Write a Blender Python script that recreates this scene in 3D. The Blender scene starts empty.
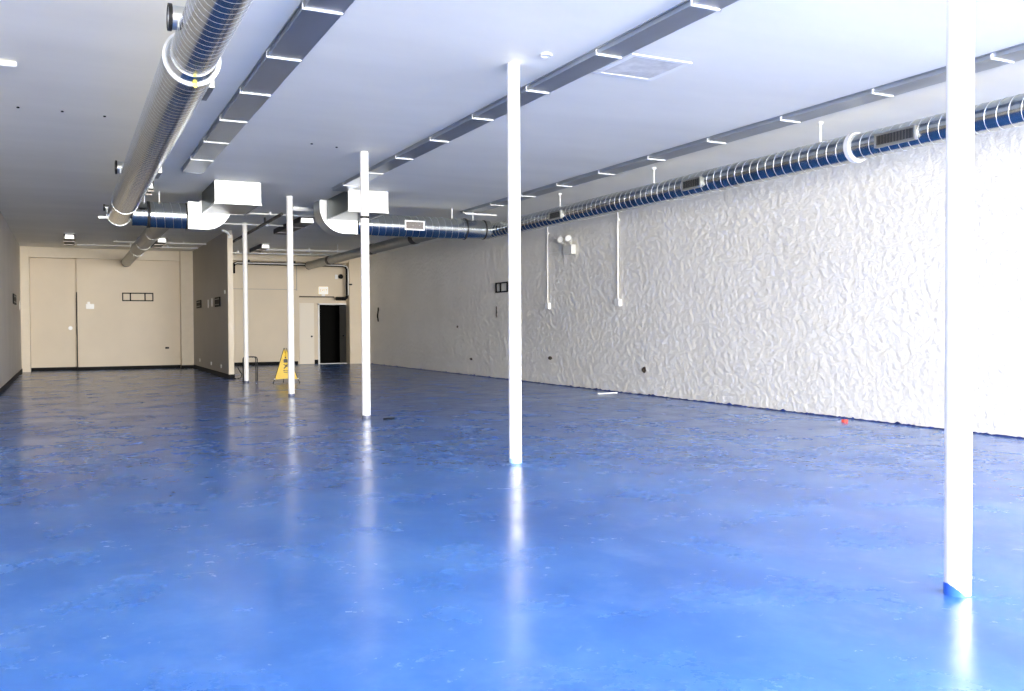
import bpy, bmesh, math, random
from mathutils import Vector, Matrix, noise as mnoise
random.seed(7)
PI = math.pi
scene = bpy.context.scene
C = scene.collection

# ------------------------------------------------------------------ camera
cam_d = bpy.data.cameras.new('camera')
cam = bpy.data.objects.new('camera', cam_d)
C.objects.link(cam)
R_ = Vector((0.89612582, -0.44376909, -0.00524511))
U_ = Vector((0.01409100, 0.01663805, 0.99976228))
F_ = Vector((0.44357633, 0.89598670, -0.02116294))
cam.matrix_world = Matrix(((R_.x, U_.x, -F_.x, 0), (R_.y, U_.y, -F_.y, 0), (R_.z, U_.z, -F_.z, 1.35), (0, 0, 0, 1)))
cam_d.sensor_width = 36.0
cam_d.lens = 901.2 / 1024 * 36.0
cam_d.clip_start = 0.02
cam_d.clip_end = 300
scene.camera = cam

# ------------------------------------------------------------------ light: daylight through the shop front behind the camera
scene.view_settings.view_transform = 'Standard'
scene.view_settings.look = 'None'
scene.view_settings.gamma = 1
scene.view_settings.use_curve_mapping = False
scene.view_settings.exposure = 0.0

SKY = 100.0
world = bpy.data.worlds.new('daylight')
scene.world = world
world.use_nodes = True
wn = world.node_tree
wn.nodes.clear()
wo = wn.nodes.new('ShaderNodeOutputWorld')
wb = wn.nodes.new('ShaderNodeBackground')
tc = wn.nodes.new('ShaderNodeTexCoord')
sx = wn.nodes.new('ShaderNodeSeparateXYZ')
rp = wn.nodes.new('ShaderNodeValToRGB')
mr = wn.nodes.new('ShaderNodeMapRange')
mr.inputs[1].default_value = -1
mr.inputs[2].default_value = 1
rp.color_ramp.elements[0].position = 0.0
rp.color_ramp.elements[0].color = (.92, .87, .76, 1)
rp.color_ramp.elements[1].position = 1.0
rp.color_ramp.elements[1].color = (.80, .88, 1.0, 1)
for p_, c_ in ((.47, (.92, .87, .78, 1)), (.52, (1.0, .95, .88, 1)), (.65, (.95, .95, .94, 1))):
    e_ = rp.color_ramp.elements.new(p_)
    e_.color = c_
wn.links.new(tc.outputs['Generated'], sx.inputs[0])
wn.links.new(sx.outputs['Z'], mr.inputs[0])
wn.links.new(mr.outputs[0], rp.inputs[0])
wn.links.new(rp.outputs[0], wb.inputs[0])
wb.inputs[1].default_value = SKY
wn.links.new(wb.outputs[0], wo.inputs[0])

XL, XR, H = -1.245, 10.04, 3.93
YF, YB1, YB2 = -13.0, 32.3, 33.0
OPENINGS = [(-0.9, 4.55, 0.1, 3.7), (4.75, 9.85, 0.1, 3.7)]      # shop windows (x0, x1, z0, z1)
for i, (x0, x1, z0, z1) in enumerate(OPENINGS):
    ld = bpy.data.lights.new('opening_portal', 'AREA')
    ld.shape = 'RECTANGLE'
    ld.size = x1 - x0
    ld.size_y = z1 - z0
    ld.cycles.is_portal = True
    lo = bpy.data.objects.new('opening_portal', ld)
    lo.location = ((x0 + x1) / 2, YF - .02, (z0 + z1) / 2)
    lo.rotation_euler = (PI / 2, 0, 0)
    C.objects.link(lo)
SIDE = (-5.5, -0.8, 1.1, 2.5)                                          # shop window in the right wall, before the plaster starts
LEFT = (-11.8, -6.8, 0.6, 3.3)                                        # unseen left wall opening, added to brighten the plaster wall
for wx, ry, (y0, y1, z0, z1) in ((XR + .1, PI / 2, SIDE), (XL - .1, -PI / 2, LEFT)):
    ld = bpy.data.lights.new('opening_portal', 'AREA')
    ld.shape = 'RECTANGLE'
    ld.size = z1 - z0
    ld.size_y = y1 - y0
    ld.cycles.is_portal = True
    lo = bpy.data.objects.new('opening_portal', ld)
    lo.location = (wx, (y0 + y1) / 2, (z0 + z1) / 2)
    lo.rotation_euler = (0, ry, 0)
    C.objects.link(lo)
scene.cycles.max_bounces = 12
scene.cycles.diffuse_bounces = 8
scene.cycles.glossy_bounces = 6
scene.cycles.caustics_reflective = True
scene.cycles.sample_clamp_indirect = 6.0


# ------------------------------------------------------------------ materials
def mat(name, color, rough=.5, metal=0.0, spec=.5, coat=0.0, coat_rough=.1, var=0.0, vscale=6.0, bump=0.0, bscale=40.0, stretch=(1, 1, 1)):
    m = bpy.data.materials.new(name)
    m.use_nodes = True
    nt = m.node_tree
    b = nt.nodes['Principled BSDF']
    b.inputs['Base Color'].default_value = (*color, 1)
    b.inputs['Roughness'].default_value = rough
    b.inputs['Metallic'].default_value = metal
    b.inputs['Specular IOR Level'].default_value = spec
    b.inputs['Coat Weight'].default_value = coat
    b.inputs['Coat Roughness'].default_value = coat_rough
    t = nt.nodes.new('ShaderNodeTexCoord')
    mp = nt.nodes.new('ShaderNodeMapping')
    mp.inputs['Scale'].default_value = stretch
    nt.links.new(t.outputs['Object'], mp.inputs[0])
    if var:
        n = nt.nodes.new('ShaderNodeTexNoise')
        n.inputs['Scale'].default_value = vscale
        n.inputs['Detail'].default_value = 5
        r = nt.nodes.new('ShaderNodeValToRGB')
        r.color_ramp.elements[0].position = .3
        r.color_ramp.elements[1].position = .7
        r.color_ramp.elements[0].color = (*[c * (1 - var) for c in color], 1)
        r.color_ramp.elements[1].color = (*[min(1, c * (1 + var * .6)) for c in color], 1)
        nt.links.new(mp.outputs[0], n.inputs['Vector'])
        nt.links.new(n.outputs['Fac'], r.inputs[0])
        nt.links.new(r.outputs[0], b.inputs['Base Color'])
    if bump:
        n2 = nt.nodes.new('ShaderNodeTexNoise')
        n2.inputs['Scale'].default_value = bscale
        n2.inputs['Detail'].default_value = 4
        bp = nt.nodes.new('ShaderNodeBump')
        bp.inputs['Strength'].default_value = 1
        bp.inputs['Distance'].default_value = bump
        nt.links.new(mp.outputs[0], n2.inputs['Vector'])
        nt.links.new(n2.outputs['Fac'], bp.inputs['Height'])
        nt.links.new(bp.outputs[0], b.inputs['Normal'])
    return m


M = {}
M['ceiling'] = mat('ceiling_paint', (.89, .875, .79), .55, spec=.3, var=.05, vscale=1.2, bump=.002, bscale=3, stretch=(.35, 1, 1))
M['beige'] = mat('beige_paint', (.72, .62, .47), .5, var=.05, vscale=.8)
M['beige_pale'] = mat('pale_beige_paint', (.76, .67, .52), .5, var=.03)
M['grey_wall'] = mat('grey_wall_paint', (.68, .63, .56), .55, var=.06, vscale=1.0)
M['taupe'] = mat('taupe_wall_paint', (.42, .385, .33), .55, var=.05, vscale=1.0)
M['brown'] = mat('brown_paint', (.12, .10, .08), .6, spec=.2)
M['black'] = mat('black_paint', (.006, .006, .0065), .6, spec=.12)
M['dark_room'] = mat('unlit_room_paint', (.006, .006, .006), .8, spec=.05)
M['door_grey'] = mat('grey_door_paint', (.34, .34, .32), .5)
M['door_white'] = mat('cream_door_paint', (.84, .77, .65), .4)
M['white'] = mat('white_paint', (.86, .86, .83), .4, var=.02)
M['post'] = mat('post_paint', (.90, .885, .85), .38, var=.03, vscale=3)
M['plastic'] = mat('white_plastic', (.85, .85, .83), .35)
M['lens'] = mat('white_lens', (.92, .92, .9), .3)
M['galv'] = mat('galvanised_steel', (.50, .525, .53), .2, metal=1, var=.10, vscale=5)
M['galv_flat'] = mat('galvanised_sheet', (.66, .68, .68), .42, metal=1, var=.06, vscale=7)
M['pan'] = mat('galvanised_pan', (.50, .53, .57), .38, metal=1, var=.10, vscale=4, stretch=(1, .2, 1))
M['seam'] = mat('folded_seam', (.78, .80, .81), .4, metal=1)
M['flange'] = mat('painted_flange', (.80, .81, .81), .4, metal=.2)
M['galv_dull'] = mat('dull_galvanised', (.34, .34, .32), .4, metal=.8, var=.1, vscale=3)
M['shaded_side'] = mat('shade_toned_sheet', (.055, .075, .08), .38, metal=.9)  # galvanised box flanks with their shade put into the colour
M['dark_metal'] = mat('dark_metal', (.03, .03, .032), .5, metal=.3, spec=.2)
M['lamp'] = mat('lit_lamp_face', (.92, .92, .9), .3)
M['lamp'].node_tree.nodes['Principled BSDF'].inputs['Emission Color'].default_value = (1, .98, .93, 1)
M['lamp'].node_tree.nodes['Principled BSDF'].inputs['Emission Strength'].default_value = 1.2
M['slot'] = mat('dark_slot', (.05, .05, .05), .6)
M['louver'] = mat('louver_metal', (.30, .27, .25), .45, metal=.6)
M['hanger'] = mat('white_hanger', (.86, .87, .87), .4)
M['insulation'] = mat('black_insulation', (.008, .008, .0085), .7, spec=.15)
M['yellow'] = mat('yellow_plastic', (.70, .47, .025), .45, var=.05)
M['ink'] = mat('black_ink', (.02, .02, .02), .5)
M['exit'] = mat('exit_face', (.95, .93, .86), .35)
M['exit'].node_tree.nodes['Principled BSDF'].inputs['Emission Color'].default_value = (1, .95, .8, 1)
M['exit'].node_tree.nodes['Principled BSDF'].inputs['Emission Strength'].default_value = .35
M['exit_ink'] = mat('faded_letter', (.45, .32, .22), .5)
M['red'] = mat('red_scrap', (.6, .06, .04), .5)
M['hole'] = mat('dark_hole', (.06, .045, .035), .8)
M['bluepaint'] = mat('blue_floor_paint', (.03, .12, .60), .3)
M['perf'] = mat('perforated_face', (.74, .73, .69), .5, var=.22, vscale=7)


def floor_mat():
    m = bpy.data.materials.new('blue_epoxy_floor')
    m.use_nodes = True
    nt = m.node_tree
    N = nt.nodes.new
    L = nt.links.new
    b = nt.nodes['Principled BSDF']
    t = N('ShaderNodeTexCoord')
    def noise(scale, detail, stretch=(1, 1, 1), rough=.55, dist=0.0):
        mp = N('ShaderNodeMapping')
        mp.inputs['Scale'].default_value = stretch
        L(t.outputs['Object'], mp.inputs[0])
        n = N('ShaderNodeTexNoise')
        n.inputs['Scale'].default_value = scale
        n.inputs['Detail'].default_value = detail
        n.inputs['Roughness'].default_value = rough
        n.inputs['Distortion'].default_value = dist
        L(mp.outputs[0], n.inputs['Vector'])
        return n.outputs['Fac']
    def ramp(src, stops):
        r = N('ShaderNodeValToRGB')
        els = r.color_ramp.elements
        while len(els) < len(stops):
            els.new(.5)
        for e, (p, c) in zip(els, stops):
            e.position = p
            e.color = (*c, 1) if not isinstance(c, (int, float)) else (c, c, c, 1)
        L(src, r.inputs[0])
        return r.outputs[0]
    def mix(fac, a, bcol):
        x = N('ShaderNodeMix')
        x.data_type = 'RGBA'
        L(fac, x.inputs[0])
        for sock, v in ((x.inputs[6], a), (x.inputs[7], bcol)):
            if isinstance(v, tuple):
                sock.default_value = (*v, 1)
            else:
                L(v, sock)
        return x.outputs[2]
    base = ramp(noise(.8, 8, (1, .8, 1), .66, .2), [(.28, (.022, .092, .32)), (.5, (.037, .132, .41)), (.72, (.060, .180, .48))])
    worn = ramp(noise(1.9, 8, (1, .8, 1), .68, .2), [(.50, 0.0), (.76, .42)])
    c1 = mix(worn, base, (.13, .26, .56))
    scuff = ramp(noise(4.6, 10, (.8, 1.1, 1), .76, .5), [(.62, 0.0), (.70, .42)])
    c2 = mix(scuff, c1, (.32, .45, .68))
    speck = ramp(noise(26, 3, (1, 1, 1), .6), [(.70, 0.0), (.76, .5)])
    c3 = mix(speck, c2, (.09, .21, .52))
    dark = ramp(noise(7.5, 5, (.7, 1.2, 1), .6), [(.27, .7), (.33, 0.0)])
    c4 = mix(dark, c3, (.03, .10, .33))
    L(c4, b.inputs['Base Color'])
    rg = ramp(noise(1.6, 8, (1, 1, 1), .68, .2), [(.32, .16), (.68, .32)])
    L(rg, b.inputs['Roughness'])
    b.inputs['Specular IOR Level'].default_value = .32
    b.inputs['Coat Weight'].default_value = .06
    b.inputs['Coat Roughness'].default_value = .12
    bp = N('ShaderNodeBump')
    bp.inputs['Distance'].default_value = .0016
    bp.inputs['Strength'].default_value = .7
    L(noise(5, 4, (1, 1, 1), .5), bp.inputs['Height'])
    L(bp.outputs[0], b.inputs['Normal'])
    L(bp.outputs[0], b.inputs['Coat Normal'])
    return m


M['floor'] = floor_mat()


def plaster_mat():
    m = bpy.data.materials.new('rough_white_plaster')
    m.use_nodes = True
    nt = m.node_tree
    N = nt.nodes.new
    L = nt.links.new
    b = nt.nodes['Principled BSDF']
    b.inputs['Roughness'].default_value = .45
    b.inputs['Specular IOR Level'].default_value = .5
    t = N('ShaderNodeTexCoord')
    mp = N('ShaderNodeMapping')
    mp.inputs['Scale'].default_value = (1, .7, 1.05)
    L(t.outputs['Object'], mp.inputs[0])
    n1 = N('ShaderNodeTexNoise')
    n1.inputs['Scale'].default_value = 22
    n1.inputs['Detail'].default_value = 4
    n1.inputs['Roughness'].default_value = .62
    n1.inputs['Distortion'].default_value = .25
    L(mp.outputs[0], n1.inputs['Vector'])
    r1 = N('ShaderNodeValToRGB')
    r1.color_ramp.elements[0].position = .40
    r1.color_ramp.elements[1].position = .60
    L(n1.outputs['Fac'], r1.inputs[0])
    n4 = N('ShaderNodeTexNoise')
    n4.inputs['Scale'].default_value = 4.2
    n4.inputs['Detail'].default_value = 7
    n4.inputs['Roughness'].default_value = .72
    L(mp.outputs[0], n4.inputs['Vector'])
    r4 = N('ShaderNodeMapRange')
    r4.inputs[1].default_value = .40
    r4.inputs[2].default_value = .62
    r4.inputs[4].default_value = .4
    L(n4.outputs['Fac'], r4.inputs[0])
    n2 = N('ShaderNodeTexNoise')
    n2.inputs['Scale'].default_value = 1.3
    n2.inputs['Detail'].default_value = 3
    L(t.outputs['Object'], n2.inputs['Vector'])
    ad = N('ShaderNodeMath')
    ad.operation = 'ADD'
    L(r1.outputs[0], ad.inputs[0])
    L(n2.outputs['Fac'], ad.inputs[1])
    bp = N('ShaderNodeBump')
    bp.inputs['Distance'].default_value = .0045
    bp.inputs['Strength'].default_value = .8
    ad2 = N('ShaderNodeMath')
    ad2.operation = 'ADD'
    L(ad.outputs[0], ad2.inputs[0])
    L(r4.outputs[0], ad2.inputs[1])
    L(ad2.outputs[0], bp.inputs['Height'])
    L(bp.outputs[0], b.inputs['Normal'])
    n3 = N('ShaderNodeTexNoise')
    n3.inputs['Scale'].default_value = .7
    n3.inputs['Detail'].default_value = 5
    L(t.outputs['Object'], n3.inputs['Vector'])
    r3 = N('ShaderNodeValToRGB')
    r3.color_ramp.elements[0].position = .3
    r3.color_ramp.elements[1].position = .7
    r3.color_ramp.elements[0].color = (.79, .77, .715, 1)
    r3.color_ramp.elements[1].color = (.86, .84, .785, 1)
    L(n3.outputs['Fac'], r3.inputs[0])
    L(r3.outputs[0], b.inputs['Base Color'])
    return m


M['plaster'] = plaster_mat()


# ------------------------------------------------------------------ mesh helpers
class MB:
    def __init__(self):
        self.bm = bmesh.new()

    def box(self, x0, x1, y0, y1, z0, z1):
        v = [self.bm.verts.new((x, y, z)) for x in (x0, x1) for y in (y0, y1) for z in (z0, z1)]
        for f in ((0, 1, 3, 2), (4, 6, 7, 5), (0, 4, 5, 1), (2, 3, 7, 6), (0, 2, 6, 4), (1, 5, 7, 3)):
            self.bm.faces.new([v[i] for i in f])
        return self

    def tube(self, pts, r, n=16, caps=True, radii=None):
        """a swept tube along a list of points"""
        pts = [Vector(p) for p in pts]
        rings = []
        ref = None
        for i, p in enumerate(pts):
            a = pts[max(i - 1, 0)]
            b = pts[min(i + 1, len(pts) - 1)]
            d = (b - a).normalized()
            if ref is None:
                ref = Vector((0, 0, 1)) if abs(d.z) < .9 else Vector((1, 0, 0))
            u = (ref - d * ref.dot(d)).normalized()
            ref = u
            w = d.cross(u)
            rr = radii[i] if radii else r
            rings.append([self.bm.verts.new(p + (u * math.cos(2 * PI * k / n) + w * math.sin(2 * PI * k / n)) * rr) for k in range(n)])
        for a, b in zip(rings, rings[1:]):
            for k in range(n):
                f = self.bm.faces.new((a[k], a[(k + 1) % n], b[(k + 1) % n], b[k]))
                f.smooth = True
        if caps:
            for f in (self.bm.faces.new(rings[0][::-1]), self.bm.faces.new(rings[-1])):
                for e in f.edges:
                    e.smooth = False
        return self

    def pipe_ring(self, a, b, ro, ri, n=40):
        """an open ended ring (pipe wall) from a to b"""
        a, b = Vector(a), Vector(b)
        d = (b - a).normalized()
        ref = Vector((0, 0, 1)) if abs(d.z) < .9 else Vector((1, 0, 0))
        u = (ref - d * ref.dot(d)).normalized()
        w = d.cross(u)
        def ring(c, r):
            return [self.bm.verts.new(c + (u * math.cos(2 * PI * k / n) + w * math.sin(2 * PI * k / n)) * r) for k in range(n)]
        A, B, D, E = ring(a, ro), ring(b, ro), ring(b, ri), ring(a, ri)
        for P, Q, s in ((A, B, True), (B, D, False), (D, E, True), (E, A, False)):
            for k in range(n):
                f = self.bm.faces.new((P[k], P[(k + 1) % n], Q[(k + 1) % n], Q[k]))
                f.smooth = s
                if not s:
                    for e in f.edges:
                        e.smooth = False
        return self

    def prism(self, prof, axis, a, b, smooth=False):
        """extrude a 2D outline along an axis ('x': prof=(y,z), 'y': prof=(x,z), 'z': prof=(x,y))"""
        def P(u, v, w):
            return {'x': (w, u, v), 'y': (u, w, v), 'z': (u, v, w)}[axis]
        A = [self.bm.verts.new(P(u, v, a)) for u, v in prof]
        B = [self.bm.verts.new(P(u, v, b)) for u, v in prof]
        n = len(prof)
        for k in range(n):
            f = self.bm.faces.new((A[k], A[(k + 1) % n], B[(k + 1) % n], B[k]))
            f.smooth = smooth
        self.bm.faces.new(A[::-1])
        self.bm.faces.new(B)
        return self

    def quad(self, *p):
        self.bm.faces.new([self.bm.verts.new(q) for q in p])
        return self

    def build(self, name, m, parent=None, bevel=0.0):
        bmesh.ops.recalc_face_normals(self.bm, faces=self.bm.faces)
        me = bpy.data.meshes.new(name)
        if bevel:
            bmesh.ops.bevel(self.bm, geom=[e for e in self.bm.edges if len(e.link_faces) == 2 and e.calc_face_angle(0) > .6],
                            offset=bevel, segments=2, affect='EDGES', profile=.6)
        self.bm.to_mesh(me)
        self.bm.free()
        me.materials.append(M[m])
        o = bpy.data.objects.new(name, me)
        C.objects.link(o)
        if parent is not None:
            o.parent = parent
            o.matrix_parent_inverse = Matrix.Translation(-parent.location) if parent.type == 'EMPTY' else Matrix()
        return o


def tag(o, label, cat, group=None, kind=None):
    if label:
        o['label'] = label
    if cat:
        o['category'] = cat
    if group:
        o['group'] = group
    if kind:
        o['kind'] = kind
    return o


def thing(name, loc, label, cat, group=None):
    o = bpy.data.objects.new(name, None)
    o.empty_display_size = .1
    o.location = loc
    C.objects.link(o)
    return tag(o, label, cat, group)


def struct(o):
    o['kind'] = 'structure'
    return o


def arc(cx, cz, r, a0, a1, n=10):
    return [(cx + r * math.cos(math.radians(a0 + (a1 - a0) * k / n)), cz + r * math.sin(math.radians(a0 + (a1 - a0) * k / n))) for k in range(n + 1)]


# ------------------------------------------------------------------ the setting
struct(MB().box(XL - .2, XR + .2, YF - .2, YB2 + .2, -.2, 0).build('floor', 'floor'))
struct(MB().box(XL - .2, XR + .2, YF - .2, YB2 + 2.2, H, H + .2).build('ceiling', 'ceiling'))
wl = MB()
wl.box(XL - .2, XL, LEFT[1], YB2 + .2, 0, H)
wl.box(XL - .2, XL, YF - .2, LEFT[0], 0, H)
wl.box(XL - .2, XL, LEFT[0], LEFT[1], 0, LEFT[2])
wl.box(XL - .2, XL, LEFT[0], LEFT[1], LEFT[3], H)
struct(wl.build('wall_left', 'grey_wall'))
wr = MB()
RY0 = 4.0
wr.box(XR, XR + .2, SIDE[1], RY0, 0, H)
wr.box(XR, XR + .2, YF - .2, SIDE[0], 0, H)
wr.box(XR, XR + .2, SIDE[0], SIDE[1], 0, SIDE[2])
wr.box(XR, XR + .2, SIDE[0], SIDE[1], SIDE[3], H)
wr.box(XR + .1, XR + .2, RY0, YB2 + .2, 0, H)


def plaster_depth(y, z):
    a = mnoise.fractal(Vector((y * 8.5, z * 12.0, 3.1)), .45, 2.1, 4)
    b = mnoise.noise(Vector((y * 15, z * 22, 7.7)))
    k = min(1, max(0, (a + .30 * b + .06) / .22))
    return min(.012, .0036 + .0005 * (y - 6)) * (1 - k * k * (3 - 2 * k)) + .003 * (1 - b)


ny, nz = 950, 150
grid = []
for iy in range(ny + 1):
    # columns of the relief get wider toward the far end of the room
    yy = RY0 + (YB2 + .1 - RY0) * ((iy / ny) ** 1.25)
    grid.append([wr.bm.verts.new((XR + plaster_depth(yy, H * iz / nz), yy, H * iz / nz)) for iz in range(nz + 1)])
for iy in range(ny):
    for iz in range(nz):
        wr.bm.faces.new((grid[iy][iz], grid[iy][iz + 1], grid[iy + 1][iz + 1], grid[iy + 1][iz])).smooth = True
struct(wr.build('wall_right', 'plaster'))

# front wall with the two shop window openings
fw = MB()
fw.box(XL - .2, XR + .2, YF - .2, YF, 3.7, H)
fw.box(XL - .2, XR + .2, YF - .2, YF, 0, .1)
fw.box(XL - .2, -.9, YF - .2, YF, .1, 3.7)
fw.box(4.55, 4.75, YF - .2, YF, .1, 3.7)
fw.box(9.85, XR + .2, YF - .2, YF, .1, 3.7)
struct(fw.build('wall_front', 'white'))

# back wall, left bay: deep recess on the left, main panel, header and two pilasters
bw = MB()
bw.box(XL, 0.335, 32.52, 32.7, 0, H)
bw.box(0.335, 3.9, YB1, 32.7, 0, H)
struct(bw.build('wall_back', 'beige'))
tr = MB()
tr.box(-1.0, 3.46, 32.12, 32.6, 3.61, H)
tr.box(XL, -1.0, 32.0, 32.6, 0, H)
struct(tr.build('trim_1', 'beige_pale'))
struct(MB().box(3.47, 3.86, 31.95, 32.5, 0, H).build('trim_2', 'beige_pale'))
# tall dark reveal between recess and main panel
struct(MB().box(0.318, 0.345, 32.285, 32.5, 0, 2.53).build('trim_3', 'black'))
bb = MB()
bb.box(-1.0, 0.315, 32.50, 32.53, 0, .11)
bb.box(0.335, 3.47, 32.27, 32.31, 0, .11)
bb.box(3.45, 3.86, 31.92, 31.96, 0, .11)
struct(bb.build('baseboard_back', 'black'))
struct(MB().box(XL, XL + .02, 20, 32.0, 0, .11).build('baseboard_left', 'black'))

# partition between the two rear bays
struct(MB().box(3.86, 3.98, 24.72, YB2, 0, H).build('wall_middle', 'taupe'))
struct(MB().box(3.852, 3.99, 24.66, 24.722, .12, H - .12).build('trim_4', 'beige_pale'))
bb = MB()
bb.box(3.84, 3.86, 24.70, 31.95, 0, .12)
bb.box(3.84, 4.00, 24.64, 24.70, 0, .12)
bb.box(3.98, 4.0, 24.7, YB2, 0, .12)
struct(bb.build('baseboard_middle', 'black'))

# back wall, right bay, with the door opening into a dark room
bw = MB()
bw.box(4.0, 8.37, YB2, YB2 + .15, 0, H)
bw.box(8.37, 9.50, YB2, YB2 + .15, 2.2, H)
bw.box(9.50, XR, YB2, YB2 + .15, 0, H)
struct(bw.build('wall_rear', 'beige'))
struct(MB().box(9.41, XR, 32.5, YB2, 0, H).build('trim_5', 'beige'))
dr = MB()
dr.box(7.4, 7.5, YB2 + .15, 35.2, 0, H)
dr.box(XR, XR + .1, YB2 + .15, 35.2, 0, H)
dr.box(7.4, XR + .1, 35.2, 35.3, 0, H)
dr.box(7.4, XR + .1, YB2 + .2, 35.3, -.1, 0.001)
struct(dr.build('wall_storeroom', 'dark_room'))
bb = MB()
bb.box(4.02, 7.60, YB2 - .025, YB2, 0, .12)
bb.box(8.21, 8.34, YB2 - .03, YB2, 0, .16)
struct(bb.build('baseboard_rear', 'black'))
# panel joints and the ledge over the doors
t6 = MB()
t6.box(4.02, 7.56, YB2 - .012, YB2, 2.725, 2.745)
t6.box(7.56, 7.59, YB2 - .014, YB2, 2.70, 3.60)
struct(t6.build('trim_6', 'taupe'))
struct(MB().box(7.66, 8.95, YB2 - .07, YB2, 2.455, 2.50).build('trim_7', 'brown'))
struct(MB().box(4.02, 9.41, 32.6, YB2, 3.72, H).build('trim_8', 'beige_pale'))

d1 = struct(MB().box(7.66, 8.20, YB2 - .035, YB2, .02, 2.25).build('door_1', 'door_white', bevel=.004))
MB().tube([(8.10, YB2 - .09, 1.02), (8.10, YB2 - .035, 1.02)], .032, 14).build('door_knob', 'dark_metal', d1)
fr = MB()
fr.box(8.34, 8.40, YB2 - .05, YB2 + .15, 0, 2.23)
fr.box(8.34, 9.53, YB2 - .05, YB2 + .15, 2.19, 2.24)
fr.box(8.40, 9.53, YB2 - .04, YB2 + .15, 0, .02)
struct(fr.build('trim_9', 'white'))
d2 = struct(MB().box(9.455, 9.495, YB2 + .15, 34.05, .02, 2.17).build('door_2', 'door_grey', bevel=.003))
MB().tube([(9.40, 33.42, 1.03), (9.455, 33.42, 1.03)], .03, 14).build('door_knob', 'black', d2)

# ragged blue paint line and gap along the foot of the plaster wall
bb = MB()
ys = [3.9]
while ys[-1] < 31.9:
    ys.append(ys[-1] + random.uniform(.02, .07))
zs = [random.uniform(.008, .024) * (1.7 if random.random() < .08 else 1) for _ in ys]
pr = [(ys[0], 0)] + list(zip(ys, zs)) + [(ys[-1], 0)]
A = [bb.bm.verts.new((XR - .014, y, z)) for y, z in zip(ys, zs)]
A0 = [bb.bm.verts.new((XR - .02 - random.uniform(0, .012), y, 0.001)) for y in ys]
B = [bb.bm.verts.new((XR + .02, y, z + .004)) for y, z in zip(ys, zs)]
for k in range(len(ys) - 1):
    bb.bm.faces.new((A0[k], A0[k + 1], A[k + 1], A[k]))
    bb.bm.faces.new((A[k], A[k + 1], B[k + 1], B[k]))
M['navy'] = mat('navy_paint_edge', (.012, .03, .16), .4, var=.6, vscale=9)
struct(bb.build('baseboard_right', 'navy'))


# ------------------------------------------------------------------ posts
POST_X = 3.98
desc = ['nearest and thickest-looking white steel post, with blue paint at its foot',
        'white steel post with pale blue foot, alone at the middle of the blue floor',
        'white steel post standing in front of the galvanised box with the right-turning elbow',
        'white steel post that hides part of the yellow floor sign',
        'thinnest and farthest white steel post, beside the dark metal stand']
for i in range(5):
    y = 3.03 + 4.946 * i
    t = thing('support_post', (POST_X, y, 0), desc[i], 'post', 'white steel posts in a row down the floor')
    r = .0625 if i < 4 else .058
    MB().tube([(POST_X, y, 0), (POST_X, y, H)], r, 40).build('shaft', 'post', t)
    foot = MB()
    n = 40
    ring0 = [foot.bm.verts.new((POST_X + (r + .002) * math.cos(2 * PI * k / n), y + (r + .002) * math.sin(2 * PI * k / n), 0)) for k in range(n)]
    ring1 = []
    for k in range(n):
        a = 2 * PI * k / n
        if i == 0:
            hgt = .004 + .055 * max(0, math.cos(a - math.radians(160))) ** .8 + random.uniform(0, .003)
        else:
            hgt = .045 + random.uniform(-.006, .006)
        ring1.append(foot.bm.verts.new((POST_X + (r + .002) * math.cos(a), y + (r + .002) * math.sin(a), hgt)))
    for k in range(n):
        f = foot.bm.faces.new((ring0[k], ring0[(k + 1) % n], ring1[(k + 1) % n], ring1[k]))
        f.smooth = True
    M.setdefault('foot_pale', mat('pale_blue_paint', (.35, .55, .75), .4))
    M.setdefault('foot_grey', mat('dark_grey_paint', (.10, .11, .16), .4))
    fo = foot.build('foot_band', ['bluepaint', 'foot_pale', 'foot_grey', 'foot_grey', 'foot_grey'][i], t)
    fo['label'] = ['blue paint at the foot', 'pale blue foot band', 'dark foot band', 'dark foot band', 'dark foot band'][i]
    if i == 2:  # narrow black ring around the third shaft
        MB().pipe_ring((POST_X, y, 2.955), (POST_X, y, 2.985), r + .004, r - .002).build('black_band', 'black', t)['label'] = 'thin black band around the upper post'


# ------------------------------------------------------------------ ceiling channels on hangers
def channel(x0, x1, y0, y1, hangs, label):
    zb = 3.877
    t = thing('ceiling_channel', ((x0 + x1) / 2, (y0 + y1) / 2, H), label, 'ceiling channel', 'long metal ceiling channels')
    pan = MB()
    pan.box(x0, x1, y0, y1, zb, zb + .008)
    pan.build('pan', 'pan', t)
    for xa in (x0, x1 - .006):
        MB().box(xa, xa + .006, y0, y1, zb + .008, H - .012).build('side_flange', 'pan', t)
    for xa in ((x0 - .02), (x1 - .004)):
        MB().box(xa, xa + .024, y0, y1, H - .012, H - .002).build('lip', 'pan', t)
    for y in hangs:
        h = MB()
        h.box(x0 - .014, x1 + .004, y - .011, y + .011, zb - .011, zb)
        h.box(x0 - .014, x0 - .006, y - .011, y + .011, zb, H - .012)
        h.box(x1 - .006, x1 + .004, y - .011, y + .011, zb - .011, zb - .001)
        h.build('hanger', 'hanger', t)


channel(1.724, 2.04, -2.2, 15.5, [7.163 + 1.419 * k for k in range(-6, 6)], 'short grey metal ceiling channel on white hangers beside the big left duct')
channel(4.463, 4.731, -2.2, 16.47, [5.776 + 1.422 * k for k in range(-5, 8)], 'grey metal ceiling channel on white hangers running to the box behind the third post')
channel(7.94, 8.25, -2.2, 18.6, [5.70 + 1.413 * k for k in range(-5, 10)], 'grey metal ceiling channel on white hangers along the right duct')


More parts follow.
